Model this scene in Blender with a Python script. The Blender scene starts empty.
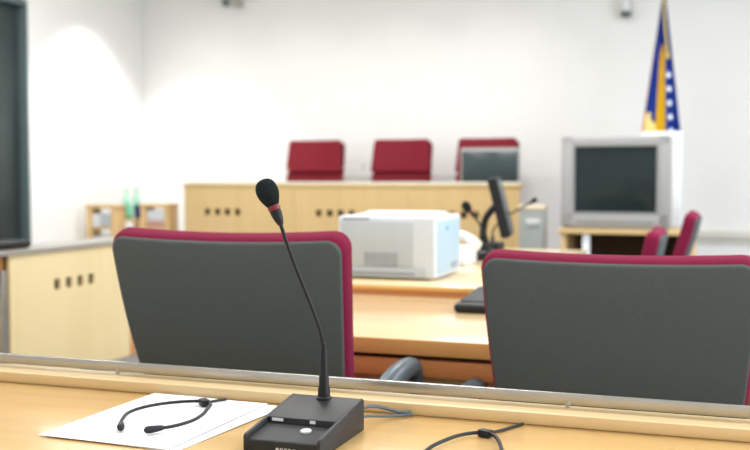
import bpy, bmesh, math, random
from mathutils import Vector, Matrix
random.seed(4)
S = bpy.context.scene
COL = S.collection
R = math.radians

# ------------------------------------------------------------------ materials
def nt_mat(name):
    m = bpy.data.materials.new(name); m.use_nodes = True
    n = m.node_tree.nodes; b = n['Principled BSDF']
    return m, m.node_tree, n, b

def plain(name, c, rough=.5, metal=0., noise=.06, nscale=40., bump=0., bscale=200., spec=.5, coat=0.):
    m, t, n, b = nt_mat(name)
    tc = n.new('ShaderNodeTexCoord'); nz = n.new('ShaderNodeTexNoise')
    nz.inputs['Scale'].default_value = nscale; nz.inputs['Detail'].default_value = 3
    t.links.new(tc.outputs['Object'], nz.inputs['Vector'])
    r = n.new('ShaderNodeValToRGB')
    r.color_ramp.elements[0].position = .3; r.color_ramp.elements[1].position = .7
    r.color_ramp.elements[0].color = [max(0, v*(1-noise)) for v in c] + [1]
    r.color_ramp.elements[1].color = [min(1, v*(1+noise)) for v in c] + [1]
    t.links.new(nz.outputs['Fac'], r.inputs['Fac']); t.links.new(r.outputs['Color'], b.inputs['Base Color'])
    b.inputs['Roughness'].default_value = rough; b.inputs['Metallic'].default_value = metal
    b.inputs['Specular IOR Level'].default_value = spec
    b.inputs['Coat Weight'].default_value = coat
    if bump:
        n2 = n.new('ShaderNodeTexNoise'); n2.inputs['Scale'].default_value = bscale
        t.links.new(tc.outputs['Object'], n2.inputs['Vector'])
        bp = n.new('ShaderNodeBump'); bp.inputs['Strength'].default_value = bump; bp.inputs['Distance'].default_value = .002
        t.links.new(n2.outputs['Fac'], bp.inputs['Height']); t.links.new(bp.outputs['Normal'], b.inputs['Normal'])
    return m

def wood(name, c1, c2, axis=0, rough=.35, scale=3., coat=.0, spec=.5):
    m, t, n, b = nt_mat(name)
    tc = n.new('ShaderNodeTexCoord'); mp = n.new('ShaderNodeMapping')
    s = [scale*9]*3; s[axis] = scale*.55
    mp.inputs['Scale'].default_value = s
    t.links.new(tc.outputs['Object'], mp.inputs['Vector'])
    a = n.new('ShaderNodeTexNoise'); a.inputs['Scale'].default_value = 1.; a.inputs['Detail'].default_value = 5; a.inputs['Distortion'].default_value = .6
    t.links.new(mp.outputs['Vector'], a.inputs['Vector'])
    big = n.new('ShaderNodeTexNoise'); big.inputs['Scale'].default_value = 1.6; big.inputs['Detail'].default_value = 1
    t.links.new(tc.outputs['Object'], big.inputs['Vector'])
    mx = n.new('ShaderNodeMath'); mx.operation = 'MULTIPLY_ADD'; mx.inputs[1].default_value = .7
    sub = n.new('ShaderNodeMath'); sub.operation = 'MULTIPLY'; sub.inputs[1].default_value = .3
    t.links.new(big.outputs['Fac'], sub.inputs[0])
    t.links.new(a.outputs['Fac'], mx.inputs[0]); t.links.new(sub.outputs[0], mx.inputs[2])
    r = n.new('ShaderNodeValToRGB')
    r.color_ramp.elements[0].position = .3; r.color_ramp.elements[1].position = .7
    r.color_ramp.elements[0].color = list(c1)+[1]; r.color_ramp.elements[1].color = list(c2)+[1]
    t.links.new(mx.outputs[0], r.inputs['Fac']); t.links.new(r.outputs['Color'], b.inputs['Base Color'])
    b.inputs['Roughness'].default_value = rough; b.inputs['Coat Weight'].default_value = coat
    b.inputs['Coat Roughness'].default_value = .12; b.inputs['Specular IOR Level'].default_value = spec
    return m

def weave(name, c1, c2, scale=260., rough=.9):
    m, t, n, b = nt_mat(name)
    tc = n.new('ShaderNodeTexCoord')
    w1 = n.new('ShaderNodeTexWave'); w1.bands_direction = 'X'; w1.inputs['Scale'].default_value = scale
    w2 = n.new('ShaderNodeTexWave'); w2.bands_direction = 'Z'; w2.inputs['Scale'].default_value = scale
    nz = n.new('ShaderNodeTexNoise'); nz.inputs['Scale'].default_value = 240.; nz.inputs['Detail'].default_value = 4
    for w in (w1, w2, nz): t.links.new(tc.outputs['Object'], w.inputs['Vector'])
    mu = n.new('ShaderNodeMath'); mu.operation = 'MULTIPLY'
    t.links.new(w1.outputs['Fac'], mu.inputs[0]); t.links.new(w2.outputs['Fac'], mu.inputs[1])
    ad = n.new('ShaderNodeMath'); ad.operation = 'MULTIPLY_ADD'; ad.inputs[1].default_value = .35
    nz2 = n.new('ShaderNodeMath'); nz2.operation = 'MULTIPLY_ADD'; nz2.inputs[1].default_value = .35; nz2.inputs[2].default_value = .38
    t.links.new(nz.outputs['Fac'], nz2.inputs[0]); t.links.new(mu.outputs[0], ad.inputs[0]); t.links.new(nz2.outputs[0], ad.inputs[2])
    r = n.new('ShaderNodeValToRGB')
    r.color_ramp.elements[0].position = .35; r.color_ramp.elements[1].position = .85
    r.color_ramp.elements[0].color = list(c1)+[1]; r.color_ramp.elements[1].color = list(c2)+[1]
    t.links.new(ad.outputs[0], r.inputs['Fac']); t.links.new(r.outputs['Color'], b.inputs['Base Color'])
    b.inputs['Roughness'].default_value = rough; b.inputs['Specular IOR Level'].default_value = .2
    bp = n.new('ShaderNodeBump'); bp.inputs['Strength'].default_value = .35; bp.inputs['Distance'].default_value = .001
    t.links.new(ad.outputs[0], bp.inputs['Height']); t.links.new(bp.outputs['Normal'], b.inputs['Normal'])
    return m

def glassy(name, c, rough=.05, trans=1., ior=1.45):
    m, t, n, b = nt_mat(name)
    b.inputs['Base Color'].default_value = list(c)+[1]; b.inputs['Roughness'].default_value = rough
    b.inputs['Transmission Weight'].default_value = trans; b.inputs['IOR'].default_value = ior
    return m

M = dict(
    wall=plain('wall_paint', (.84,.84,.82), .9, noise=.012, nscale=3, bump=.05, spec=.2),
    ceiling=plain('ceiling_paint', (.82,.82,.78), .95, noise=.02, nscale=5, spec=.1),
    floor=plain('carpet', (.22,.22,.24), .95, noise=.2, nscale=150, bump=.3),
    door=plain('dark_door', (.036,.050,.049), .45, noise=.25, nscale=1.2),
    doorframe=plain('door_frame', (.10,.14,.14), .5),
    desk=wood('desk_maple', (.72,.45,.17), (.82,.545,.23), 0, .25, 2.2, .45),
    lip=wood('lip_maple', (.57,.415,.205), (.66,.495,.27), 0, .4, 4.),
    mid=wood('middle_maple', (.74,.55,.29), (.82,.63,.36), 0, .22, 2.2, .45),
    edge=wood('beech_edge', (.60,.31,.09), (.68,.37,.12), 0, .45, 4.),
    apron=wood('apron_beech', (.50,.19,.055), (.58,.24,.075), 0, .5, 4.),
    bench=wood('bench_maple', (.54,.375,.16), (.62,.44,.205), 2, .5, 1.2),
    counter=wood('counter_maple', (.78,.62,.33), (.85,.69,.40), 2, .45, .9),
    orange=wood('orange_beech', (.62,.28,.09), (.70,.34,.12), 2, .45, 3.),
    boxw=wood('shelf_pine', (.60,.40,.17), (.70,.49,.24), 2, .5, 3.),
    steel=plain('brushed_steel', (.47,.455,.425), .32, 1., noise=.04, nscale=20),
    grey_top=plain('grey_laminate', (.30,.285,.25), .35, noise=.05),
    grey_cap=plain('pale_grey_cap', (.62,.66,.63), .4),
    maroon=weave('maroon_cloth', (.145,.007,.030), (.235,.013,.053), 220.),
    grey_cloth=weave('grey_cloth', (.060,.072,.073), (.112,.127,.127), 230.),
    red=plain('red_leather', (.19,.006,.018), .6, spec=.25, noise=.05, bump=.1, bscale=300),
    black=plain('black_plastic', (.010,.011,.013), .45, noise=.1, spec=.3),
    black_soft=plain('matt_black_plastic', (.016,.018,.020), .55, noise=.15, spec=.35, bump=.15, bscale=900),
    side_black=plain('satin_black_side', (.018,.018,.020), .5, spec=.4),
    slate=plain('blue_grey_plastic', (.055,.085,.105), .38, noise=.05),
    foam=plain('windscreen_foam', (.010,.016,.017), .95, noise=.4, nscale=400, bump=.9, bscale=900, spec=.2),
    ring=plain('red_ring', (.20,.008,.022), .35),
    white=plain('white_plastic', (.70,.72,.73), .4),
    print_body=plain('printer_white', (.62,.66,.70), .45, noise=.015),
    print_front=plain('printer_front_grey', (.46,.50,.53), .5, noise=.015),
    print_side=plain('printer_side_daylight', (.38,.51,.60), .45, noise=.015),  # bluish daylight on the printer's flank is put into this colour
    print_dark=plain('printer_slot_grey', (.27,.29,.33), .5),
    paper=plain('paper', (.86,.87,.90), .9, noise=.01, nscale=8),
    label=plain('label_white', (.82,.82,.80), .5),
    silver=plain('silver_plastic', (.33,.325,.315), .42, noise=.02),
    silver_dk=plain('silver_dark', (.28,.28,.275), .45),
    crt=plain('crt_glass', (.010,.020,.020), .12, noise=.1, spec=.4),
    lcd=plain('lcd_screen', (.03,.05,.055), .22, spec=.6),
    flag_blue=plain('flag_blue', (.010,.06,.42), .75, noise=.08),
    flag_yellow=plain('flag_yellow', (1.,.66,.02), .75, noise=.05),
    flag_cream=plain('flag_cream', (.80,.62,.22), .8, noise=.05),
    flag_star=plain('flag_white', (.8,.84,.88), .8),
    pole=plain('flag_pole_wood', (.66,.30,.10), .45),
    gold=plain('gold_cord', (.60,.46,.14), .6),
    green=glassy('green_bottle', (.55,.90,.74), .3, .45),
    green2=glassy('teal_bottle', (.20,.78,.50), .3, .45),
    liquid=plain('green_label', (.25,.72,.48), .6),
    navy=plain('navy_plastic', (.015,.03,.16), .4),
    pink=plain('pinkish_files', (.55,.30,.25), .8),
    cam=plain('camera_grey', (.42,.42,.36), .5),
    cam_dk=plain('camera_dark', (.10,.13,.12), .4),
    chrome=plain('pale_chrome', (.62,.64,.65), .3, .6),
    dark=plain('recess_shade', (.075,.045,.022), .9),  # dark tone painting shade into gaps, holes and shelves; device foot shares it
)

# ------------------------------------------------------------------ mesh helper
class MB:
    def __init__(s): s.b = bmesh.new()
    def box(s, x0, x1, y0, y1, z0, z1, bev=0., seg=2, mtx=None):
        r = bmesh.ops.create_cube(s.b, size=1.); vs = r['verts']
        sx, sy, sz = x1-x0, y1-y0, z1-z0
        for v in vs: v.co = Vector((x0+(v.co.x+.5)*sx, y0+(v.co.y+.5)*sy, z0+(v.co.z+.5)*sz))
        if bev:
            es = list({e for v in vs for e in v.link_edges})
            r2 = bmesh.ops.bevel(s.b, geom=es, offset=min(bev, .49*min(sx, sy, sz)), segments=seg, profile=.5, affect='EDGES')
            vs = [v for v in r2['verts']]
            vs = list({v for f in r2['faces'] for v in f.verts} | {v for v in vs if v.is_valid})
        if mtx: bmesh.ops.transform(s.b, matrix=mtx, verts=vs)
        return s
    def prism(s, pts, axis, a0, a1, bev=0., seg=2):
        """closed polygon of 2-D points extruded along an axis ('x','y','z')"""
        def mk(p, a):
            if axis == 'x': return (a, p[0], p[1])
            if axis == 'y': return (p[0], a, p[1])
            return (p[0], p[1], a)
        A = [s.b.verts.new(mk(p, a0)) for p in pts]; B = [s.b.verts.new(mk(p, a1)) for p in pts]
        fs = [s.b.faces.new(A[::-1]), s.b.faces.new(B)]
        n = len(pts)
        for i in range(n): fs.append(s.b.faces.new((A[i], A[(i+1) % n], B[(i+1) % n], B[i])))
        bmesh.ops.recalc_face_normals(s.b, faces=fs)
        if bev:
            es = list({e for f in fs for e in f.edges})
            bmesh.ops.bevel(s.b, geom=es, offset=bev, segments=seg, profile=.5, affect='EDGES')
        return s
    def rings(s, rr, cap=True, closed=True):
        vv = [[s.b.verts.new(p) for p in r] for r in rr]
        n = len(rr[0])
        for a, b in zip(vv[:-1], vv[1:]):
            for i in range(n if closed else n-1):
                j = (i+1) % n
                s.b.faces.new((a[i], a[j], b[j], b[i]))
        if cap:
            s.b.faces.new(vv[0][::-1]); s.b.faces.new(vv[-1])
        bmesh.ops.recalc_face_normals(s.b, faces=s.b.faces)
        return s
    def lathe(s, prof, n=24, mtx=None):
        rr = []
        for r, z in prof:
            ring = [Vector((r*math.cos(2*math.pi*i/n), r*math.sin(2*math.pi*i/n), z)) for i in range(n)]
            if mtx: ring = [mtx @ p for p in ring]
            rr.append(ring)
        return s.rings(rr)
    def tube(s, pts, rad, n=12, smooth=0, flat=1.):
        pts = [Vector(p) for p in pts]
        rad = list(rad) if hasattr(rad, '__len__') else [rad]*len(pts)
        if smooth:
            P, Q = [], []
            for i in range(len(pts)-1):
                p0 = pts[max(i-1, 0)]; p1 = pts[i]; p2 = pts[i+1]; p3 = pts[min(i+2, len(pts)-1)]
                for k in range(smooth):
                    t = k/smooth
                    P.append(.5*((2*p1)+(p2-p0)*t+(2*p0-5*p1+4*p2-p3)*t*t+(3*p1-p0-3*p2+p3)*t**3))
                    Q.append(rad[i]*(1-t)+rad[i+1]*t)
            P.append(pts[-1]); Q.append(rad[-1]); pts, rad = P, Q
        rr = []; nrm = None
        for i, p in enumerate(pts):
            d = (pts[min(i+1, len(pts)-1)]-pts[max(i-1, 0)]).normalized()
            if nrm is None:
                nrm = d.orthogonal().normalized()
                if flat != 1.:
                    nrm = Vector((0, 0, 1)).cross(d)
                    nrm = nrm.normalized() if nrm.length > .01 else d.orthogonal().normalized()
            nrm = (nrm-d*nrm.dot(d)).normalized(); bn = d.cross(nrm)
            rr.append([p+rad[i]*(math.cos(2*math.pi*k/n)*nrm+flat*math.sin(2*math.pi*k/n)*bn) for k in range(n)])
        return s.rings(rr)
    def build(s, name, mat, parent=None, loc=None, smooth=True, ang=38):
        me = bpy.data.meshes.new(name); s.b.to_mesh(me); s.b.free()
        if smooth:
            for p in me.polygons: p.use_smooth = True
            me.set_sharp_from_angle(angle=R(ang))
        for m in (mat if isinstance(mat, (list, tuple)) else [mat]): me.materials.append(m)
        o = bpy.data.objects.new(name, me); COL.objects.link(o)
        if parent: o.parent = parent
        if loc: o.location = loc
        return o

def thing(name, label, cat, loc=(0, 0, 0), rz=0., group=None):
    o = bpy.data.objects.new(name, None); COL.objects.link(o); o.empty_display_size = .1
    o.location = loc; o.rotation_euler = (0, 0, rz)
    tag(o, label, cat, group); return o
def tag(o, label, cat, group=None):
    o['label'] = label; o['category'] = cat
    if group: o['group'] = group
    return o
def struct(o): o['kind'] = 'structure'; return o
def kids(o): return [c for c in bpy.data.objects if c.parent == o]
def dup(root, label, loc, rz=None):
    def cp(o, par):
        c = o.copy(); COL.objects.link(c)
        if par: c.parent = par
        for k in kids(o): cp(k, c)
        return c
    r = cp(root, None); r.location = loc
    if rz is not None: r.rotation_euler = (0, 0, rz)
    r['label'] = label
    return r

def rrect(w0, w1, h, r, n=6, mid=0.):
    """rounded trapezoid outline, centred in x, z from 0 to h; w0 bottom, w1 top"""
    out = []
    c = [(w0/2-r, r, -90), (w1/2-r, h-r, 0), (-w1/2+r, h-r, 90), (-w0/2+r, r, 180)]
    for k, (cx, cz, a0) in enumerate(c):
        for i in range(n+1):
            a = R(a0+90*i/n); out.append((cx+r*math.cos(a), cz+r*math.sin(a)))
    # densify long sides
    dense = []
    for i, p in enumerate(out):
        q = out[(i+1) % len(out)]; L = math.hypot(q[0]-p[0], q[1]-p[1]); m = max(1, int(L/.035))
        for k in range(m): dense.append((p[0]+(q[0]-p[0])*k/m, p[1]+(q[1]-p[1])*k/m))
    if mid:
        dense = [(x*(1+mid*math.sin(math.pi*z/h)), z) for x, z in dense]
    return dense

def pillow(outline, th, rim, h, deform, y0=0., dip=0.):
    """padded slab: outline in x,z; thickness along y (y0 .. y0+th); rounded rim; mapped through deform"""
    mb = MB(); rr = []
    def ring(ins, y):
        cz = h/2; o = []
        for x, z in outline:
            d = max(1e-6, math.hypot(x, z-cz)); k = max(0., 1-ins/d) if ins < .05 else 1-ins
            o.append(deform(Vector((x*k, y, cz+(z-cz)*k))))
        return o
    prof = [(.97, 0), (.8, 0), (.6, 0), (.4, 0), (.2, 0)]
    for f, y in prof: rr.append(ring(f, y0))
    for i in range(6):
        a = R(90*i/5); rr.append(ring(rim*(1-math.sin(a)), y0+rim*(1-math.cos(a))))
    for i in range(6):
        a = R(90*i/5); rr.append(ring(rim*(1-math.cos(a)), y0+th-rim+rim*math.sin(a)))
    for f, y in prof[::-1]: rr.append(ring(f, y0+th))
    mb.rings(rr)
    return mb

# ------------------------------------------------------------------ room
LX, RX, BY, FY, CZ = -5.88, 3.4, 9.3, -2.2, 3.35
def slab(name, *a, mat='wall'):
    return struct(MB().box(*a).build(name, M[mat], smooth=False))
slab('floor', LX-.2, RX+.2, FY-.2, BY+.2, -.1, 0, mat='floor')
slab('ceiling', LX-.2, RX+.2, FY-.2, BY+.2, CZ, CZ+.1, mat='ceiling')
slab('wall_back', LX-.15, RX+.15, BY, BY+.15, 0, CZ)
slab('wall_front', LX-.15, RX+.15, FY-.15, FY, 0, CZ)
DY1 = 7.41; DY0 = 6.35; DZ = 2.70
w = MB(); w.box(LX-.15, LX, FY, DY0, 0, CZ); w.box(LX-.15, LX, DY1, BY, 0, CZ); w.box(LX-.15, LX, DY0, DY1, DZ, CZ)
struct(w.build('wall_left', M['wall'], smooth=False))
# dark door in the left wall
d = MB(); d.box(LX-.11, LX-.06, DY0+.05, DY1-.02, 0.005, DZ-.05, .004)
d0 = struct(d.build('door_1', M['door']))
f = MB(); f.box(LX-.13, LX+.02, DY1-.02, DY1+.012, 0.005, DZ, .004); f.box(LX-.13, LX+.02, DY0-.012, DY0+.05, 0.005, DZ, .004); f.box(LX-.13, LX+.02, DY0+.05, DY1-.02, DZ-.05, DZ+.012, .004)
f.build('door_frame', M['doorframe'], d0)
h = MB(); h.tube([(LX-.06, DY0+.12, 1.02), (LX-.01, DY0+.12, 1.02), (LX-.005, DY0+.15, 1.02), (LX-.005, DY0+.25, 1.02)], .009, 8)
h.build('door_handle', M['steel'], d0)
# right wall with two windows (daylight side)
wins = [(.2, 2.6), (3.6, 6.0)]; WZ0, WZ1 = .95, 2.75
w = MB(); ys = [FY] + [v for p in wins for v in p] + [BY]
for i in range(0, len(ys), 2): w.box(RX, RX+.15, ys[i], ys[i+1], 0, CZ)
for a, b in wins: w.box(RX, RX+.15, a, b, 0, WZ0); w.box(RX, RX+.15, a, b, WZ1, CZ)
struct(w.build('wall_right', M['wall'], smooth=False))
for i, (a, b) in enumerate(wins):
    fr = MB()
    for y0, y1, z0, z1 in ((a, a+.06, WZ0, WZ1), (b-.06, b, WZ0, WZ1), (a, b, WZ0, WZ0+.06), (a, b, WZ1-.06, WZ1), ((a+b)/2-.03, (a+b)/2+.03, WZ0, WZ1)):
        fr.box(RX+.05, RX+.1, y0, y1, z0, z1)
    fo = struct(fr.build('window_%d' % (i+1), M['white'], smooth=False))
    MB().box(RX+.07, RX+.08, a+.03, b-.03, WZ0+.03, WZ1-.03).build('window_pane', glassy('pane', (1, 1, 1), 0.), fo, smooth=False)
# judges' dais and wall trim
slab('trim_1', -4.75, -1.15, 7.7, BY, 0, .35, mat='floor')
t = MB(); t.box(-.55, RX, BY-.045, BY, .60, .67, .006); t.box(-.55, RX, BY-.02, BY, .55, .60, .004)
struct(t.build('trim_2', plain('trunking', (.70,.69,.62), .5)))

# ------------------------------------------------------------------ foreground desk with rail
desk = thing('courtroom_desk', 'long polished maple desk across the foreground with steel rail along its far edge', 'desk', (-.6, 1.1, 0))
def off(o, p):  # parent a mesh made in world coordinates
    o.parent = p; o.matrix_parent_inverse = Matrix.Translation(-Vector(p.location)); return o
def wpart(mb, name, mat, p, **k):
    o = mb.build(name, mat, **k); o.data.transform(Matrix.Rotation(-p.rotation_euler[2], 4, 'Z') @ Matrix.Translation(-p.location)); o.parent = p; return o
wpart(MB().box(-2.3, 1.2, .78, 1.585, .715, .75, .003), 'worktop', M['desk'], desk)
wpart(MB().box(-2.3, 1.2, 1.517, 1.585, .7502, .7695, .0025), 'upstand', M['lip'], desk)
wpart(MB().box(-2.22, 1.12, 1.545, 1.57, .06, .715, .002), 'front_panel', M['lip'], desk)
for x in (-2.25, 1.12): wpart(MB().box(x, x+.03, .85, 1.545, 0, .715, .002), 'side_panel', M['lip'], desk)
rail = wpart(MB().box(-2.28, 1.18, 1.565, 1.573, .7745, .7925, .0015), 'rail', M['steel'], desk)
for x in (-1.90, -1.052, -.228, .62):
    o = MB().lathe([(.0035, .769), (.0035, .776), (.006, .776), (.006, .781)], 12).build('rail_post', M['steel'])
    o.data.transform(Matrix.Translation(Vector((x, 1.569, 0))-desk.location)); o.parent = rail

# ------------------------------------------------------------------ conference microphone
def gooseneck(mb, pts, rad): mb.tube(pts, rad, 14, 8); return mb
def axis_mtx(p, d):
    return Matrix.Translation(p) @ Vector((0, 0, 1)).rotation_difference(Vector(d).normalized()).to_matrix().to_4x4()
def mic_head(root, p, dirv, s=1.):
    m = axis_mtx(Vector(p), dirv)
    MB().lathe([(.004*s, -.030*s), (.0062*s, -.026*s), (.0088*s, -.016*s), (.0098*s, -.010*s), (.0100*s, -.002*s)], 20, m).build('head_sleeve', M['black'], root)
    MB().lathe([(.0101*s, -.002*s), (.0108*s, -.001*s), (.0112*s, .005*s), (.0106*s, .0065*s)], 20, m).build('light_ring', M['ring'], root)
    pr = [(.0103, .0065), (.0128, .011), (.0165, .019), (.0191, .027), (.0198, .035), (.0187, .043), (.0154, .050), (.010, .0545), (.003, .0565)]
    MB().lathe([(a*s, b*s) for a, b in pr], 24, m).build('windscreen', M['foam'], root)

mic = thing('desk_microphone', 'black gooseneck discussion microphone with foam windscreen on the foreground desk', 'microphone', (-.5665, 1.317, .7502))
L = lambda x, y, z: Vector((x+.5665, y-1.317, z-.7502))
# housing: side cheeks, sloping slab behind, recessed front deck
hw = .0575
b = MB()
b.prism([(-.087, .0), (-.087, .0250), (-.083, .0272), (.080, .0492), (.087, .0455), (.087, .0)], 'x', -hw, -hw+.005, .0012)
b.prism([(-.087, .0), (-.087, .0250), (-.083, .0272), (.080, .0492), (.087, .0455), (.087, .0)], 'x', hw-.005, hw, .0012)
b.prism([(-.017, .0), (-.017, .0360), (.080, .0489), (.086, .0450), (.086, .0)], 'x', -hw+.0045, hw-.0045, .0012)
hs = b.build('housing', M['side_black'], mic)
b = MB(); b.prism([(-.0862, .002), (-.0862, .0190), (-.084, .0205), (-.0165, .0280), (-.0165, .002)], 'x', -hw+.0048, hw-.0048, .0006)
deck = b.build('control_deck', M['black_soft'], mic)
def decal(name, x0, x1, y0, y1, mat):
    z = lambda y: .0190+(y+.084)*(.0075/.0675)+.0004
    q = MB(); q.prism([(y0, z(y0)), (y1, z(y1)), (y1, z(y1)+.0007), (y0, z(y0)+.0007)], 'x', x0, x1); return q.build(name, mat, deck)
# white marker labels on the riser of the slab
MB().box(-.046, -.0285, -.0178, -.0169, .0302, .0345).build('marker_label', M['label'], hs)
MB().box(.013, .0215, -.0178, -.0169, .0300, .0345).build('marker_label', M['label'], hs)
z0 = .0205+(-.043+.084)*(.0075/.0675)
MB().lathe([(.0078, 0), (.0078, .0022), (.0065, .003)], 20, Matrix.Translation((.018, -.043, z0)) @ Matrix.Rotation(R(6.3), 4, 'X')).build('talk_button', M['white'], deck)
# white maker's lettering along the front edge (only the tops of the letters show)
lt = MB(); x = -.008
for ch in ('111', '101', '110', '011', '111'):
    for k, c in enumerate(ch):
        if c == '1': lt.box(x+k*.0016, x+k*.0016+.001, -.0869, -.0860, .005, .0115)
    lt.box(x, x+.0042, -.0869, -.0860, .0105, .0115)
    x += .0062
lt.build('lettering', M['label'], deck)
# neck
foot = L(-.567, 1.386, .7975)
MB().lathe([(.0115, -.003), (.0115, .002), (.0095, .004), (.0090, .016), (.0076, .020), (.0074, .036), (.0062, .040), (.0058, .072), (.0044, .077), (.0036, .084)], 20, Matrix.Translation(foot)).build('collar', M['black'], mic)
g = MB(); npts = [(-.567, 1.386, .855), (-.5685, 1.384, .885), (-.574, 1.380, .912), (-.588, 1.374, .952), (-.604, 1.368, .995), (-.618, 1.363, 1.036), (-.6265, 1.361, 1.063)]
gooseneck(g, [L(*p) for p in npts], .0029); g.build('gooseneck', M['black'], mic)
dv = Vector((-.40, -.02, .91))
mic_head(mic, L(-.6265, 1.361, 1.063)+dv.normalized()*.022, dv, .86)
c = MB(); c.tube([L(-.525, 1.395, .775), L(-.520, 1.425, .778), L(-.511, 1.455, .775), L(-.498, 1.485, .765), L(-.486, 1.503, .757), L(-.470, 1.5145, .7545)], .0030, 8, 6)
c.tube([L(-.520, 1.395, .765), L(-.515, 1.42, .766), L(-.508, 1.445, .762), L(-.496, 1.47, .757), L(-.482, 1.49, .7545), L(-.463, 1.505, .7540)], .0024, 8, 6)
c.build('cable', M['slate'], mic)

# ------------------------------------------------------------------ papers and headsets
def sheet(name, label, cen, rz, z, s=1.):
    mb = MB(); nx, ny = 8, 10; W, H = .222*s, .302*s; tt = .0006
    def hz(u, v): return .0012*abs(math.sin(3*u+1))*math.sin(2.2*v)**2
    for sgn in (1,):
        top = [[mb.b.verts.new((W*(i/nx-.5), H*(j/ny-.5), tt+hz(i/nx, j/ny))) for i in range(nx+1)] for j in range(ny+1)]
        bot = [[mb.b.verts.new((W*(i/nx-.5), H*(j/ny-.5), hz(i/nx, j/ny))) for i in range(nx+1)] for j in range(ny+1)]
    for j in range(ny):
        for i in range(nx):
            mb.b.faces.new((top[j][i], top[j][i+1], top[j+1][i+1], top[j+1][i]))
            mb.b.faces.new((bot[j][i], bot[j+1][i], bot[j+1][i+1], bot[j][i+1]))
    bd = [(0, i) for i in range(nx)] + [(j, nx) for j in range(ny)] + [(ny, i) for i in range(nx, 0, -1)] + [(j, 0) for j in range(ny, 0, -1)]
    for k in range(len(bd)):
        (a, b_), (c_, d_) = bd[k], bd[(k+1) % len(bd)]
        mb.b.faces.new((top[a][b_], bot[a][b_], bot[c_][d_], top[c_][d_]))
    bmesh.ops.recalc_face_normals(mb.b, faces=mb.b.faces)
    o = mb.build(name, M['paper'], loc=(cen[0], cen[1], z)); o.rotation_euler = (0, 0, rz)
    tag(o, label, 'paper'); return o
sheet('paper_sheet', 'blank white sheet lying under the black headset, top of the two', (-.832, 1.356, 0), R(-2), .7525, 1.)
sheet('paper_sheet', 'white sheet mostly covered by the upper sheet, edge showing near the microphone', (-.808, 1.360, 0), R(-6), .7506, 1.)

def headset(label, loc, rz, path, i_tip0, tip1dir, box, boxrz, extra=None):
    r = thing('headset', label, 'headset', loc, rz)
    a = MB(); a.tube(path, .0028, 8, 8); a.build('earpiece_arms', M['black'], r)
    for e, nb in ((0, 1), (-1, -2)):
        p = Vector(path[e]); d_ = (p-Vector(path[nb])).normalized()
        m = axis_mtx(p-d_*.018, d_)
        MB().lathe([(.0026, -.004), (.0042, 0), (.0052, .010), (.0058, .018), (.0052, .024), (.002, .027)], 14, m).build('ear_tip', M['black_soft'], r)
    MB().box(-.010, .010, -.007, .007, 0, .011, .002, 2, Matrix.Translation(box) @ Matrix.Rotation(boxrz, 4, 'Z')).build('receiver', M['black'], r)
    if extra: q = MB(); q.tube(extra, .0025, 8, 6); q.build('cable', M['black'], r)
    return r
h0 = Vector((-.82, 1.36, .7545)); H = lambda x, y, z=.7610: Vector((x, y, z))-h0
headset('black stethoscope style headset lying on the white sheets left of the microphone', h0, 0,
        [H(-.842, 1.262), H(-.861, 1.292), H(-.882, 1.345), H(-.877, 1.392), H(-.852, 1.430), H(-.815, 1.452), H(-.790, 1.440), H(-.778, 1.410), H(-.766, 1.372), H(-.761, 1.330), H(-.770, 1.292), H(-.792, 1.262)], 0, 0,
        H(-.806, 1.449, .7550), R(-40), [H(-.800, 1.455, .760), H(-.795, 1.475, .7585), H(-.788, 1.492, .7575)])
h1 = Vector((-.33, 1.40, .7502)); H = lambda x, y, z=.7565: Vector((x, y, z))-h1
headset('black headset lying on bare desk at right of the microphone', h1, 0,
        [H(-.380, 1.275), H(-.381, 1.318), H(-.372, 1.363), H(-.356, 1.403), H(-.330, 1.424), H(-.309, 1.408), H(-.292, 1.365), H(-.283, 1.325), H(-.285, 1.28)], 0, 0,
        H(-.327, 1.424, .7503), R(-20), [H(-.322, 1.432, .755), H(-.310, 1.460, .753), H(-.297, 1.490, .753), H(-.288, 1.509, .753)])

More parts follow.
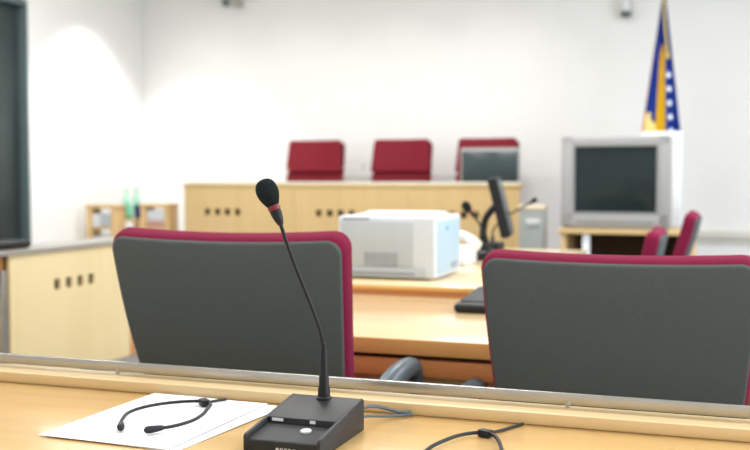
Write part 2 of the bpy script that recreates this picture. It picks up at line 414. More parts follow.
# ------------------------------------------------------------------ upholstered office chair (maroon front, grey back)
def office_chair(label, loc, rz, seat_z=.44, name='office_chair', wd=0., lean=R(11), arm=(.28, .28)):
    r = thing(name, label, 'chair', loc, rz)        # faces local +y ; origin on the floor under the backrest's rear
    Hh = .50; zb = seat_z+.075
    def deform(v):
        x, y, z = v
        bow = .014*(x/.26)**2 - .018*math.sin(math.pi*min(1, max(0, z/Hh)))
        yy = y+bow
        z2 = z-.004*(1-(x/.26)**2)*(z/Hh)
        return Vector((x, yy*math.cos(lean)-(z2-Hh)*math.sin(lean)+0.0, zb+z2*math.cos(lean)+yy*math.sin(lean)))
    o1 = rrect(.455+wd, .535+wd, Hh, .034, 6, .022)
    bk = pillow(o1, .060, .022, Hh, deform).build('backrest', M['maroon'], r)
    o2 = [(x, z-.0) for x, z in rrect(.439+wd, .519+wd, Hh-.009, .030, 6, .022)]
    pillow(o2, .016, .006, Hh-.009, lambda v: deform(Vector((v.x, v.y, v.z+.002))), -.004).build('rear_panel', M['grey_cloth'], bk)
    # seat pan
    so = rrect(.47, .50, .50, .07)
    def sd(v): return Vector((v.x, .09+v.z, seat_z-.075+v.y+.012*((v.x/.25)**2)))
    pillow(so, .085, .030, .50, sd).build('seat', M['maroon'], r)
    # armrests: a curved loop each side
    for sx in (-1, 1):
        X = sx*.338
        a = MB(); zt = seat_z+arm[0 if sx < 0 else 1]
        a.tube([(sx*.23, .24, seat_z-.058), (sx*.29, .17, seat_z-.045), (X, .09, seat_z+.02), (X, .045, zt-.13), (X, .055, zt-.065), (X, .11, zt-.022), (X, .19, zt-.003), (X, .28, zt), (X, .325, zt-.014), (X, .338, zt-.06), (X, .330, seat_z+.03), (sx*.30, .32, seat_z-.035), (sx*.23, .31, seat_z-.058)],
               [.012, .013, .016, .018, .021, .024, .025, .023, .020, .017, .014, .012, .012], 14, 6)
        a.build('armrest', M['slate'], r)
    k = MB(); k.tube([(0, .10, seat_z-.09), (0, .02, seat_z-.07), (0, .0, seat_z+.03), (0, .04, zb+.14)], [.02, .022, .022, .018], 10, 5)
    k.box(-.12, .12, .22, .46, seat_z-.115, seat_z-.074, .006); k.build('tilt_mechanism', M['black'], r)
    MB().lathe([(.030, .10), (.030, .16), (.024, .165), (.024, seat_z-.115)], 18, Matrix.Translation((0, .34, 0))).build('gas_column', M['black'], r)
    for i in range(5):
        a = R(90+72*i); cx, cy = math.cos(a), math.sin(a)
        l = MB(); l.tube([(0, .34, .125), (.16*cx, .34+.16*cy, .105), (.29*cx, .34+.29*cy, .08)], [.026, .02, .015], 10)
        lo = l.build('base_leg', M['black'], r)
        w = MB(); mt = Matrix.Translation((.285*cx, .34+.285*cy, .031)) @ Matrix.Rotation(a, 4, 'Z') @ Matrix.Rotation(R(90), 4, 'Y') @ Matrix.Rotation(R(90), 4, 'X') 
        mt = Matrix.Translation((.285*cx, .34+.285*cy, .031)) @ Matrix.Rotation(a+R(90), 4, 'Z') @ Matrix.Rotation(R(90), 4, 'Y')
        w.lathe([(.026, -.022), (.03, -.018), (.03, .018), (.026, .022)], 16, mt)
        w.tube([(.285*cx, .34+.285*cy, .05), (.285*cx, .34+.285*cy, .085)], .008, 8)
        w.build('caster', M['black'], lo)
    return r
CH = .40
cl = office_chair('maroon office chair with grey cloth back, directly behind the gooseneck microphone', (-1.015, 1.885, 0), R(0), .453, wd=.026, lean=R(18), arm=(.15, .245))
cl['group'] = 'office chairs at the middle desk'
cr = office_chair('maroon office chair with grey cloth back at right, nearest the right edge', (-.200, 1.955, 0), R(0), .412, wd=-.002, lean=R(13), arm=(.235, .26))
cr['group'] = cl['group']
s1 = office_chair('maroon and grey chair seen side on, right of the television stand', (-.105, 5.15, 0), R(90), .405, lean=R(21))
s2 = office_chair('low pinkish maroon chair peeping up before the television stand, left of its taller neighbour', (-.222, 4.30, 0), R(91), .355, lean=R(18))

# ------------------------------------------------------------------ middle desk
md = thing('middle_desk', 'pale maple desk with orange beech edge behind the two office chairs', 'desk', (-.3, 2.6, 0))
wpart(MB().box(-1.34, .95, 2.245, 3.06, .713, .75, .004), 'worktop', M['mid'], md)
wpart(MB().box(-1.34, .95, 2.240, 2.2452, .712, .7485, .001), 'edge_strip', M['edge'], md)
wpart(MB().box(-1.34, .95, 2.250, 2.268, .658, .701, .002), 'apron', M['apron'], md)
wpart(MB().box(-1.30, .91, 2.275, 2.295, .700, .713), 'gap_shade', M['dark'], md)  # dark strip painting the shadow between worktop and apron
wpart(MB().box(-1.30, .91, 2.275, 2.293, .52, .655, .002), 'drawer_panel', M['lip'], md)
wpart(MB().box(-1.30, .91, 2.62, 2.64, .08, .713, .002), 'modesty_panel', M['lip'], md)
for x in (-1.32, .90): wpart(MB().box(x, x+.03, 2.268, 3.0, 0, .713, .002), 'side_panel', M['lip'], md)

rt = thing('clerk_table', 'maple table carrying the white printer, set against the middle desk', 'table', (-1.2, 3.9, 0))
wpart(MB().box(-1.70, -.62, 3.066, 4.85, .767, .785, .004), 'tabletop', M['mid'], rt)
wpart(MB().box(-1.70, -.62, 3.062, 3.0665, .7680, .780, .001), 'edge_strip', M['edge'], rt)
wpart(MB().box(-1.68, -.64, 3.072, 3.09, .70, .767, .001), 'apron', M['apron'], rt)
for x, y in ((-1.66, 3.12), (-.72, 3.12), (-1.66, 4.74), (-.72, 4.74)):
    wpart(MB().box(x, x+.05, y, y+.05, 0, .767, .003), 'leg', M['steel'], rt)

# printer
pr = thing('printer', 'white laser printer with grey front on the maple table', 'printer', (-1.083, 3.36, .7852))
w2 = .174
MB().box(-w2, w2, -.158, .18, .006, .216, .010, 3).build('body', M['print_body'], pr)
fp = MB(); fp.box(-w2+.012, w2-.075, -.163, -.155, .045, .200, .004); fp.build('front_door', M['print_front'], pr)
tr = MB(); tr.box(-w2+.012, w2-.030, -.161, -.155, .012, .042, .002); tr.build('paper_tray', M['print_front'], pr)
MB().box(-w2+.03, w2-.07, -.1625, -.1585, .018, .026).build('tray_slot', M['print_dark'], pr)
v = MB()
for k in range(6): v.box(-.075+k*.0001, .045, -.1645, -.162, .032+k*.008+.015, .0365+k*.008+.015)
v.build('vent', plain('vent_grey', (.30, .32, .35), .5), pr)
MB().box(-w2+.02, -w2+.115, -.1605, -.157, .203, .2095).build('control_strip', M['print_dark'], pr)
sp = MB(); sp.box(w2-.003, w2+.003, -.135, .160, .02, .200, .003); so = sp.build('side_cover', M['print_side'], pr)
MB().box(w2+.002, w2+.0042, -.03, .0, .165, .18, .001).build('badge', plain('badge_teal', (.12, .36, .40), .5), so)
MB().box(w2+.002, w2+.0042, .04, .12, .03, .05, .001).build('hand_slot', M['print_dark'], so)
tp = MB(); tp.prism([(-.12, .214), (.13, .214), (.13, .226), (.06, .228)], 'x', -w2+.04, w2-.04, .002); tp.build('output_tray', M['print_body'], pr)
for sx in (-1, 1):
    for sy in (-1, 1): MB().box(sx*.14-.012, sx*.14+.012, sy*.13-.012, sy*.13+.012, 0, .008).build('foot', M['print_dark'], pr)

# white handset-like device behind the printer
tel = thing('telephone', 'white desk telephone with curved handset behind the printer', 'telephone', (-1.03, 3.88, .7852))
MB().prism([(-.09, 0), (-.09, .03), (.07, .075), (.09, .07), (.09, 0)], 'x', -.08, .08, .008, 3).build('body', M['white'], tel)
q = MB(); q.tube([(-.105, -.06, .105), (-.085, -.01, .118), (-.02, .03, .122), (.05, .03, .108), (.10, .0, .075)], [.022, .024, .017, .018, .026], 14, 6); q.build('handset', M['white'], tel)

# low black device half hidden behind the right chair
bd = thing('desk_console', 'low black desk device half hidden behind the right office chair', 'desk device', (-.66, 2.87, .7502))
MB().prism([(-.15, 0), (-.15, .026), (.12, .046), (.15, .046), (.15, 0)], 'x', -.06, .16, .012, 3).build('body', M['black'], bd)
MB().prism([(-.12, .0275), (.11, .0450), (.11, .049), (-.12, .0315)], 'x', -.045, .145, .001).build('top_plate', M['black_soft'], bd)

# flat monitor seen from its edge
mo = thing('computer_monitor', 'flat black computer monitor seen almost edge on, tilted back beside the printer', 'monitor', (-1.008, 4.42, .7852), R(8.5))
tilt = Matrix.Translation((.06, 0, .215)) @ Matrix.Rotation(R(-14), 4, 'Y')
q = MB(); q.box(-.022, .018, -.165, .165, -.135, .135, .008, 3, tilt); pn = q.build('panel', M['black'], mo)
q = MB(); q.box(.016, .0215, -.150, .150, -.118, .120, .001, 1, tilt); q.build('screen', M['lcd'], pn)
q = MB(); q.box(-.022, .0185, -.1675, -.1645, -.13, .13, .001, 1, tilt); q.build('side_bezel', M['black'], pn)
q = MB(); q.tube([(-.015, 0, .010), (-.022, 0, .08), (-.012, 0, .16), (.03, 0, .215)], [.020, .017, .016, .018], 12, 6); q.build('stand', M['black'], mo)
MB().lathe([(.10, 0), (.10, .010), (.085, .016), (.03, .026)], 28, Matrix.Diagonal((.6, 1, 1, 1))).build('base', M['black'], mo)

# two more gooseneck microphones at the clerk's table
def small_mic(label, base, path, dirv, s):
    r = thing('desk_microphone', label, 'microphone', base)
    MB().box(-.045, .045, -.065, .065, 0, .035, .006, 2).build('housing', M['black'], r)
    q = MB(); q.tube([Vector(p)-Vector(base) for p in path], .0045, 10, 6); q.build('gooseneck', M['black'], r)
    mic_head(r, Vector(path[-1])-Vector(base)+Vector(dirv).normalized()*.02, dirv, s)
    MB().lathe([(.011, .03), (.009, .055), (.006, .06)], 14, Matrix.Translation(Vector(path[0])-Vector(base)-Vector((0, 0, .045)))).build('collar', M['black'], r)
    return r
small_mic('black gooseneck microphone with red ring leaning left beside the printer', (-.945, 4.13, .7852),
          [(-.940, 4.13, .835), (-.942, 4.13, .865), (-.954, 4.13, .895), (-.978, 4.13, .935), (-1.002, 4.13, .968)], (-.5, 0, .62), 1.0)
small_mic('thin black microphone reaching right past the flat monitor', (-1.06, 4.75, .7852),
          [(-1.06, 4.75, .835), (-1.06, 4.75, .868), (-1.044, 4.75, .899), (-1.0, 4.75, .942), (-.915, 4.75, .990), (-.893, 4.75, 1.002)], (.8, 0, .5), .62)

# ------------------------------------------------------------------ left counter
def holed(mb, ax, fixed0, fixed1, a0, a1, z0, z1, holes, hz0, hz1):
    """panel in the plane of axis 'x' or 'y' with square holes given as spans along the other axis"""
    def bx(p, q, r, t):
        if q-p < 1e-5 or t-r < 1e-5: return
        if ax == 'y': mb.box(p, q, fixed0, fixed1, r, t)
        else: mb.box(fixed0, fixed1, p, q, r, t)
    bx(a0, a1, z0, hz0); bx(a0, a1, hz1, z1)
    e = [a0] + [v for h in holes for v in h] + [a1]
    for i in range(0, len(e), 2): bx(e[i], e[i+1], hz0, hz1)
    bmesh.ops.remove_doubles(mb.b, verts=mb.b.verts, dist=1e-5)
    seen = {}; kill = []
    for f_ in mb.b.faces:
        k = tuple(sorted(v.index for v in f_.verts))
        c = f_.calc_center_median(); k = (round(c.x, 4), round(c.y, 4), round(c.z, 4))
        seen.setdefault(k, []).append(f_)
    for k, l in seen.items():
        if len(l) > 1: kill += l
    bmesh.ops.delete(mb.b, geom=kill, context='FACES_ONLY')
    return mb
lc = thing('counter_desk', 'pale maple counter with row of square holes at left, grey top', 'desk', (-3.9, 4.8, 0))
wpart(MB().box(-3.80, -3.54, 3.7, 5.56, .722, .745, .003), 'worktop', M['grey_top'], lc)
mb = MB(); mb.b.verts.index_update()
hl = [(4.70+.107*i, 4.70+.107*i+.055) for i in range(4)]
wpart(holed(mb, 'x', -3.58, -3.56, 4.33, 5.45, .002, .722, hl, .500, .560), 'front_panel', M['counter'], lc, smooth=False)
wpart(MB().box(-3.62, -3.61, 4.6, 5.2, .42, .62), 'hole_shade', M['dark'], lc)  # dark sheet that paints the shade inside the holes
wpart(MB().box(-3.60, -3.555, 5.45, 5.545, 0, .722, .003), 'corner_post', M['orange'], lc)
wpart(MB().box(-3.62, -3.60, 3.75, 4.33, .645, .722, .002), 'apron', M['orange'], lc)
wpart(MB().box(-3.60, -3.562, 4.27, 4.315, 0, .645, .003), 'leg', M['steel'], lc)
wpart(MB().box(-3.62, -3.57, 3.75, 3.80, 0, .645, .003), 'leg', M['steel'], lc)
wpart(MB().box(-3.78, -3.75, 3.75, 5.50, 0, .722, .003), 'rear_panel', M['counter'], lc)
bs = thing('desk_device', 'low black rounded device on the left counter before the dark door', 'desk device', (-3.68, 4.56, .7452))
MB().box(-.09, .09, -.26, .00, .008, .046, .018, 3).build('body', M['black'], bs)
MB().box(-.075, .075, -.24, -.02, 0, .010).build('foot', M['dark'], bs)

# ------------------------------------------------------------------ judges' bench
jb = thing('judges_bench', 'long maple bench with groups of square holes on the dais', 'bench', (-3.0, 8.0, .35))
PX = [-4.522, -3.46, -2.44, -1.524]
for i in range(3):
    c0 = (-4.148, -3.09, -2.03)[i]
    hs_ = [(c0-.172+.098*k, c0-.172+.098*k+.055) for k in range(4)]
    mb = MB(); wpart(holed(mb, 'y', 7.80, 7.825, PX[i]+.002, PX[i+1]-.002, .352, 1.055, hs_, .806, .862), 'front_panel', M['bench'], jb, smooth=False)
    wpart(MB().box(c0-.25, c0+.25, 7.85, 7.86, .72, .95), 'hole_shade', M['dark'], jb)  # dark sheet behind each hole group, shade given as colour
wpart(MB().box(-4.53, -1.515, 7.79, 7.90, 1.055, 1.08, .003), 'worktop', M['bench'], jb)
wpart(MB().box(-4.50, -1.54, 7.83, 7.86, 1.08, 1.098, .002), 'grey_ledge', M['grey_cap'], jb)
wpart(MB().box(-4.50, -1.64, 7.90, 8.34, 1.03, 1.06, .003), 'judges_worktop', M['bench'], jb)
for x in (-4.48, -3.225, -1.68): wpart(MB().box(x, x+.025, 7.826, 8.3, .352, 1.03), 'side_panel', M['bench'], jb)

def judge_chair(label, loc):
    r = thing('judge_chair', label, 'chair', loc, 0, 'red chairs at the judges bench')   # faces -y
    def dfm(zb, y0, lean, Hh):
        def f_(v):
            bow = -.05*(v.x/.27)**2
            yy = v.y+bow
            return Vector((v.x, y0+yy+v.z*math.tan(lean), zb+v.z))
        return f_
    pillow(rrect(.565, .525, .31, .03, 5), .07, .03, .31, dfm(.825, -.01, R(6), .31)).build('head_cushion', M['red'], r)
    pillow(rrect(.52, .57, .375, .04, 5), .08, .03, .375, dfm(.455, -.015, R(5), .36)).build('back_cushion', M['red'], r)
    pillow(rrect(.52, .55, .70, .05, 5), .03, .012, .70, dfm(.42, .055, R(5.5), .68)).build('back_shell', M['red'], r)
    def sd(v): return Vector((v.x, -.47+v.z, .40+v.y))
    pillow(rrect(.48, .52, .50, .06), .08, .03, .50, sd).build('seat', M['red'], r)
    for sx in (-1, 1):
        a = MB(); a.tube([(sx*.24, -.10, .41), (sx*.29, -.10, .45), (sx*.30, -.10, .60), (sx*.30, -.14, .635), (sx*.30, -.36, .635)], [.014, .014, .014, .018, .02], 10, 4)
        a.build('armrest', M['black'], r)
    MB().lathe([(.03, .08), (.03, .40)], 14, Matrix.Translation((0, -.22, 0))).build('gas_column', M['black'], r)
    for i in range(5):
        a = R(90+72*i); cx, cy = math.cos(a), math.sin(a)
        l = MB(); l.tube([(0, -.22, .10), (.24*cx, -.22+.24*cy, .06)], [.025, .016], 8)
        l.lathe([(.024, 0), (.03, .02), (.024, .05)], 10, Matrix.Translation((.24*cx, -.22+.24*cy, 0)))
        l.build('base_leg', M['black'], r)
    return r
j = judge_chair('red high backed chair behind the bench, leftmost of three', (-3.655, 8.72, .35))
dup(j, 'red high backed chair behind the bench, between the other two red chairs', (-2.80, 8.72, .35))
dup(j, 'red high backed chair behind the grey monitor on the bench', (-2.0, 8.72, .35))

jm = thing('bench_monitor', 'grey monitor on the judges bench before the third red chair', 'monitor', (-1.835, 8.09, 1.0602))
MB().box(-.245, .245, -.02, .05, .022, .318, .012, 3).build('casing', M['silver'], jm)
MB().box(-.228, .240, -.026, -.018, .034, .288, .004).build('screen', M['lcd'], jm)
MB().box(-.14, .14, -.05, .10, 0, .022, .006).build('base', M['silver_dk'], jm)
for i, (x, zt, lb) in enumerate(((-3.66, 1.215, 'thin pale microphone standing on the bench left of the first red chair'), (-2.945, 1.24, 'thin pale microphone standing on the bench between two red chairs'))):
    r = thing('bench_microphone', lb, 'microphone', (x-.01, 8.1, 1.0602), 0, 'thin microphones on the bench')
    MB().box(-.03, .03, -.05, .05, 0, .02, .004).build('housing', M['chrome'], r)
    q = MB(); q.tube([(-.01, 0, .02), (0, 0, .08), (.012, 0, zt-1.08)], .003, 8, 5); q.build('gooseneck', M['chrome'], r)
    MB().lathe([(.006, -.02), (.009, 0), (.008, .025), (.003, .03)], 12, Matrix.Translation((.012, 0, zt-1.08))).build('capsule', M['cam'], r)

# ------------------------------------------------------------------ television corner
ts = thing('television_stand', 'low wooden stand with open dark shelves under the television', 'stand', (-.62, 7.25, 0))
wpart(MB().box(-1.10, -.17, 6.98, 7.62, .745, .775, .003), 'tabletop', M['bench'], ts)
wpart(MB().box(-1.08, -.19, 7.55, 7.57, .05, .745), 'back_panel', M['dark'], ts)  # stand interior coloured dark to paint the shade under the top
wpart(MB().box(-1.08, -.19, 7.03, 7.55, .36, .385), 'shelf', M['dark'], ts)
for x in (-1.08, -.225): wpart(MB().box(x, x+.035, 7.02, 7.56, 0, .745, .002), 'side_panel', M['boxw'], ts)
for x in (-.93, -.50): wpart(MB().box(x, x+.05, 7.0, 7.03, 0, .745, .002), 'front_post', M['white'], ts)
tv = thing('television', 'large silver tube television with dark screen on the wooden stand', 'television', (-.716, 7.08, .7752), R(-3))
zc = .014
q = MB(); W2, T0, T1 = .372, .012, .640
q.box(-W2, -.279, -.05, .05, T0, T1, .012, 3); q.box(.284, W2, -.05, .05, T0, T1, .012, 3)
q.box(-W2+.005, W2-.005, -.05, .05, .574, T1, .012, 3); q.box(-W2+.005, W2-.005, -.05, .05, T0, .118, .012, 3)
q.build('front_bezel', M['silver'], tv)
fr = MB(); fr.box(-.285, -.275, -.054, -.03, .110, .582); fr.box(.279, .289, -.054, -.03, .110, .582); fr.box(-.285, .289, -.054, -.03, .110, .119); fr.box(-.285, .289, -.054, -.03, .573, .582)
fr.build('screen_surround', M['silver_dk'], tv)
rows = []
for jz in range(9):
    rows.append([Vector((-.280+.564*i/12, -.036-.012*(1-((i-6)/6)**2)*(1-((jz-4)/4)**2), .113+.466*jz/8)) for i in range(13)])
q = MB(); q.rings(rows, cap=False, closed=False)
bmesh.ops.reverse_faces(q.b, faces=[f_ for f_ in q.b.faces if f_.normal.y > 0])
back = [q.b.verts.new((p.x, 0, p.z)) for p in (rows[0][0], rows[0][-1], rows[-1][-1], rows[-1][0])]; q.b.faces.new(back)
q.build('screen', M['crt'], tv)
bk = MB()
rr = [[Vector((sx*a, y, b_)) for sx, b_ in ((-1, z0_), (1, z0_), (1, z1_), (-1, z1_))] for a, y, z0_, z1_ in ((.365, .05, .02, .63), (.355, .16, .03, .61), (.26, .32, .06, .52), (.20, .46, .09, .44))]
bk.rings(rr); bk.build('rear_casing', M['silver'], tv)
MB().box(-.26, .26, -.056, -.048, .040, .085, .004).build('speaker_grille', M['silver_dk'], tv)
MB().box(-.33, -.28, -.055, -.045, .03, .045, .003).build('power_button', M['silver_dk'], tv)
MB().box(-.30, .30, -.03, .25, 0, .014).build('foot', M['silver_dk'], tv)

wc = thing('white_cabinet', 'tall narrow white cabinet behind the television, right side', 'cabinet', (-.40, 7.95, 0))
MB().box(-.20, .10, -.25, .15, .04, 1.475, .006).build('body', M['white'], wc)
MB().box(-.19, .09, -.262, -.25, .06, 1.455, .003).build('door', M['white'], wc)
MB().box(-.18, .08, -.23, .13, 0, .04).build('plinth', M['silver_dk'], wc)

gc = thing('grey_cabinet', 'small grey cabinet with a beige top at the right end of the judges bench', 'cabinet', (-1.285, 7.05, 0))
MB().box(-.088, .082, -.05, .12, .04, .905, .006).build('body', plain('cabinet_grey', (.25, .27, .25), .35), gc)
MB().box(-.092, .086, -.055, .125, .905, .94, .004).build('top', plain('beige_top', (.66, .56, .40), .5), gc)
MB().box(-.04, .06, -.058, -.049, .79, .84, .003).build('highlight_bar', M['chrome'], gc)  # pale bar standing in for a white highlight on the grey front
MB().box(-.08, .075, -.04, .11, 0, .04).build('plinth', M['silver_dk'], gc)

# ------------------------------------------------------------------ flag
fl = thing('flag', 'blue and yellow flag with white stars hanging from a leaning wooden pole', 'flag', (-.93, 8.33, 0))
FL = lambda x, z, y=8.33: Vector((x+.93, y-8.33, z))
q = MB(); q.tube([FL(-.84, .03, 8.36), FL(-.472, 2.68, 8.36)], .012, 12); q.build('pole', M['pole'], fl)
MB().lathe([(.006, 2.64), (.022, 2.67), (.026, 2.70), (.014, 2.74), (.003, 2.79)], 14, Matrix.Translation((.458, .03, 0))).build('finial', M['gold'], fl)
MB().lathe([(.19, 0), (.19, .025), (.10, .05), (.04, .07), (.03, .16)], 28, Matrix.Translation((.09, .03, 0))).build('base', M['black'], fl)
cl_ = MB(); nu, nv = 36, 30; mats = []
ztop = 2.60
def cloth(u, v):
    # u across the folds 0..1, v down 0..1
    zl = 2.56-v*.92 if u < .34 else 2.56-v*1.25
    if u < .34: zl = 2.56-v*(.90+.10*(u/.34))
    z = zl
    k = (2.56-z)/1.06
    xl = -.496-.139*min(k, 1.2); xr = -.466+.126*min(1.25, k)
    x = xl+(xr-xl)*u
    y = 8.33-.02+(.010+.018*min(k, 1))*math.sin(u*math.pi*5.2+.6*k)-.02
    return FL(x, z, y)
V = [[cl_.b.verts.new(cloth(i/nu, j_/nv)) for i in range(nu+1)] for j_ in range(nv+1)]
for j_ in range(nv):
    for i in range(nu):
        f_ = cl_.b.faces.new((V[j_][i], V[j_][i+1], V[j_+1][i+1], V[j_+1][i]))
        u = (i+.5)/nu; v = (j_+.5)/nv
        z = cloth(u, v).z
        edge_l = .34-.0*v
        if u < .34: mi = 0
        elif u < .62: mi = 1 if z < 2.17+.25*(u-.47) else 0
        else: mi = 0
        f_.material_index = mi
bmesh.ops.solidify(cl_.b, geom=list(cl_.b.faces), thickness=.003)
co = cl_.build('cloth', [M['flag_blue'], M['flag_yellow'], M['flag_cream']], fl, ang=60)
st = MB()
for k, (x, z) in enumerate(((-.437, 1.94), (-.432, 1.83), (-.427, 1.72), (-.420, 1.61), (-.413, 1.50))):
    r0 = .026; pts = []
    for i in range(10):
        a = R(90+36*i); rr_ = r0 if i % 2 == 0 else r0*.45; pts.append((x+.93+rr_*math.cos(a), z+rr_*math.sin(a)*1.25))
    st.prism(pts, 'y', -.098, -.094)
st.build('stars', M['flag_star'], co)
q = MB(); q.tube([FL(-.487, 2.62, 8.27), FL(-.475, 2.40, 8.26), FL(-.462, 2.25, 8.25), FL(-.446, 2.13, 8.25)], .008, 8, 5)
q.lathe([(.008, 0), (.014, -.02), (.013, -.06), (.004, -.065)], 10, Matrix.Translation(FL(-.446, 2.13, 8.25))); q.build('cord', M['gold'], fl)
q = MB(); q.prism([(.315, 1.60), (.345, 1.66), (.395, 1.60), (.40, 1.30), (.31, 1.32)], 'y', -.05, -.042); q.build('fringe', M['flag_cream'], fl)

# ------------------------------------------------------------------ cameras high on the back wall
def wall_cam(label, x, z, s):
    r = thing('wall_camera', label, 'camera', (x, 9.3, z))
    MB().box(-.04*s, .04*s, -.02, 0, -.05*s, .06*s, .004).build('bracket', M['cam'], r)
    q = MB(); q.tube([(0, -.01, .02*s), (0, -.08*s, .02*s), (0, -.12*s, .0)], .014*s, 10); q.build('arm', M['cam'], r)
    return r
c1 = wall_cam('grey camera on a bracket high on the wall above the leftmost red chair', -4.73, 2.93, 1.)
q = MB(); q.box(-.075, .075, -.09, .09, -.055, .05, .02, 3, Matrix.Translation((.02, -.19, .0)) @ Matrix.Rotation(R(28), 4, 'Y')); hsg = q.build('housing', M['cam'], c1)
q = MB(); q.lathe([(.042, 0), (.042, .03), (.034, .034)], 16, Matrix.Translation((-.01, -.26, -.045)) @ Matrix.Rotation(R(115), 4, 'X')); q.build('lens', M['cam_dk'], hsg)
c2 = wall_cam('small dark sensor on a pale bracket high on the wall left of the flag', -.86, 2.68, .8)
q = MB(); q.box(-.035, .035, -.12, -.05, -.075, .05, .008, 2); hsg = q.build('housing', M['white'], c2)
q = MB(); q.lathe([(.045, 0), (.052, -.02), (.04, -.045), (.012, -.055)], 18, Matrix.Translation((0, -.085, -.07))); q.build('lens', M['cam_dk'], hsg)

# ------------------------------------------------------------------ left corner: shelf units, low table, bottles
def shelf_unit(label, x0, x1, ztop):
    r = thing('shelf_unit', label, 'shelf', ((x0+x1)/2, 8.12, 0), 0, 'open shelf units by the left corner')
    w_ = (x1-x0)/2
    for sx in (-1, 1): MB().box(sx*w_-(.05 if sx > 0 else 0), sx*w_+(0 if sx > 0 else .05), -.12, .05, 0, ztop-.035, .003).build('side_panel', M['boxw'], r)
    MB().box(-w_-.006, w_+.006, -.125, .055, ztop-.035, ztop, .003).build('top', M['boxw'], r)
    for z in (.10, .40, .67): MB().box(-w_+.05, w_-.05, -.12, .05, z-.02, z).build('shelf_board', M['boxw'], r)
    return r
shelf_unit('light wooden open shelf unit left of the green bottles', -5.69, -5.37, .88)
shelf_unit('light wooden open shelf unit between the bottles and the judges bench', -5.10, -4.80, .893)
def stack(name, lb, cat, x0, x1, z0, z1, mat, y0=8.02, y1=8.16):
    o = MB(); n = max(1, int((z1-z0)/.03)); dz = (z1-z0)/n
    o.box(x0, x1, y0, y1, z0, z1, .004)
    ob = o.build(name, M[mat], smooth=True); c = Vector(((x0+x1)/2, (y0+y1)/2, z0)); ob.data.transform(Matrix.Translation(-c)); ob.location = c
    tag(ob, lb, cat); return ob
stack('document_box', 'white document box in the top left opening of the left shelf unit', 'box', -5.64, -5.55, .671, .79, 'white')
stack('document_box', 'pale grey document box beside the white one in left shelf unit', 'box', -5.53, -5.43, .671, .79, 'print_front')
stack('paper_bundle', 'pale paper bundle on the lower shelf of the left shelf unit', 'paper', -5.63, -5.44, .401, .58, 'print_front')
stack('paper_bundle', 'pale paper bundle lying on the pinkish files in the right shelf unit', 'paper', -5.04, -4.86, .737, .835, 'white')
stack('file_folder', 'pinkish file stack under the pale bundle in the right shelf unit', 'folder', -5.045, -4.855, .671, .736, 'pink')
lt_ = thing('side_table', 'narrow pale wooden table carrying the green bottles', 'table', (-5.350, 8.34, 0))
MB().box(-.118, .115, -.15, .15, .720, .745, .003).build('tabletop', M['bench'], lt_)
for sx in (-1, 1):
    for sy in (-1, 1): MB().box(sx*.095-.015, sx*.095+.015, sy*.125-.015, sy*.125+.015, 0, .72).build('leg', M['boxw'], lt_)
def bottle(lb, x, y, hh, r, mat, capm):
    b_ = thing('water_bottle', lb, 'bottle', (x, y, .7452), 0, 'bottles on the side table')
    MB().lathe([(r*.9, 0), (r, .006), (r, hh*.62), (r*.8, hh*.74), (r*.38, hh*.86), (r*.36, hh*.93)], 18).build('body', mat, b_)
    MB().lathe([(r*1.02, hh*.25), (r*1.02, hh*.5)], 18).build('label', M['liquid'], b_)
    MB().lathe([(r*.42, hh*.93), (r*.42, hh), (r*.36, hh*1.005)], 14).build('cap', capm, b_)
bottle('pale green bottle on the side table, leftmost', -5.445, 8.30, .275, .034, M['green'], M['liquid'])
bottle('pale green bottle on the side table, second from the left, behind', -5.355, 8.34, .285, .034, M['green'], M['liquid'])
bottle('short bright green bottle at the front of the side table', -5.385, 8.24, .165, .038, M['green2'], M['liquid'])
nb = thing('navy_cup', 'small dark blue cup right of the green bottles', 'cup', (-5.285, 8.25, .7452))
MB().lathe([(.024, 0), (.028, .01), (.032, .125), (.029, .127), (.026, .02)], 18).build('body', M['navy'], nb)

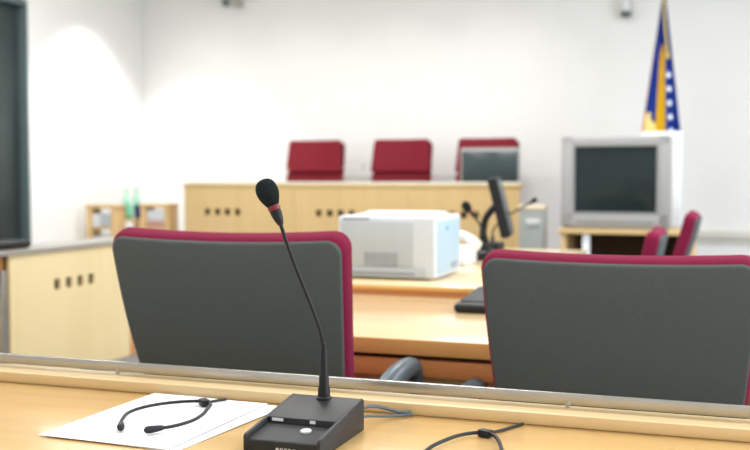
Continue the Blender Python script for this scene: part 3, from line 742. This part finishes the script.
# ------------------------------------------------------------------ light
def area(name, loc, rot, sx, sy, power, col=(1, 1, 1)):
    l = bpy.data.lights.new(name, 'AREA'); l.shape = 'RECTANGLE'; l.size = sx; l.size_y = sy; l.energy = power; l.color = col
    o = bpy.data.objects.new(name, l); COL.objects.link(o); o.location = loc; o.rotation_euler = rot; return o
for i, x in enumerate((-4.2, -1.6, 1.4)):
    for y, pw in ((.2, 30), (3.2, 47), (6.2, 60)):
        area('ceiling_lamp', (x, y, CZ-.02), (0, 0, 0), 1.2, .6, pw, (1, .99, .975))
for a, b in wins:
    area('daylight', (RX-.02, (a+b)/2, (WZ0+WZ1)/2), (0, R(90), 0), WZ1-WZ0, b-a, 85, (.80, .90, 1.))
def spot(loc, tgt, power, ang, blend=.5, col=(1, .985, .95)):
    l = bpy.data.lights.new('downlight', 'SPOT'); l.energy = power; l.spot_size = R(ang); l.spot_blend = blend; l.shadow_soft_size = .06; l.color = col
    o = bpy.data.objects.new('downlight', l); COL.objects.link(o); o.location = loc
    o.rotation_euler = (Vector(tgt)-Vector(loc)).to_track_quat('-Z', 'Y').to_euler()
spot((LX+.72, 8.25, CZ-.03), (LX+.66, 8.25, 0), 190, 90, .5)
for x in (-5.0, -4.0, -3.0, -2.0): spot((x, BY-1.1, CZ-.03), (x, BY-.1, .9), 30, 84, 1.)
wd = bpy.data.worlds.new('world'); S.world = wd; wd.use_nodes = True
wd.node_tree.nodes['Background'].inputs[0].default_value = (.75, .87, 1, 1); wd.node_tree.nodes['Background'].inputs[1].default_value = .6

# ------------------------------------------------------------------ camera
cam = bpy.data.cameras.new('camera'); cam.sensor_width = 36; cam.lens = 48; cam.clip_start = .02
co_ = bpy.data.objects.new('camera', cam); COL.objects.link(co_); S.camera = co_
co_.location = (0, 0, 1.13)
co_.rotation_euler = (R(90)-math.atan(47/1000), 0, R(19.3))
cam.dof.use_dof = True; cam.dof.focus_distance = 1.50; cam.dof.aperture_fstop = 4.4
S.view_settings.view_transform = 'Standard'; S.view_settings.look = 'None'; S.view_settings.exposure = .12; S.view_settings.gamma = 1.
S.view_settings.use_curve_mapping = False
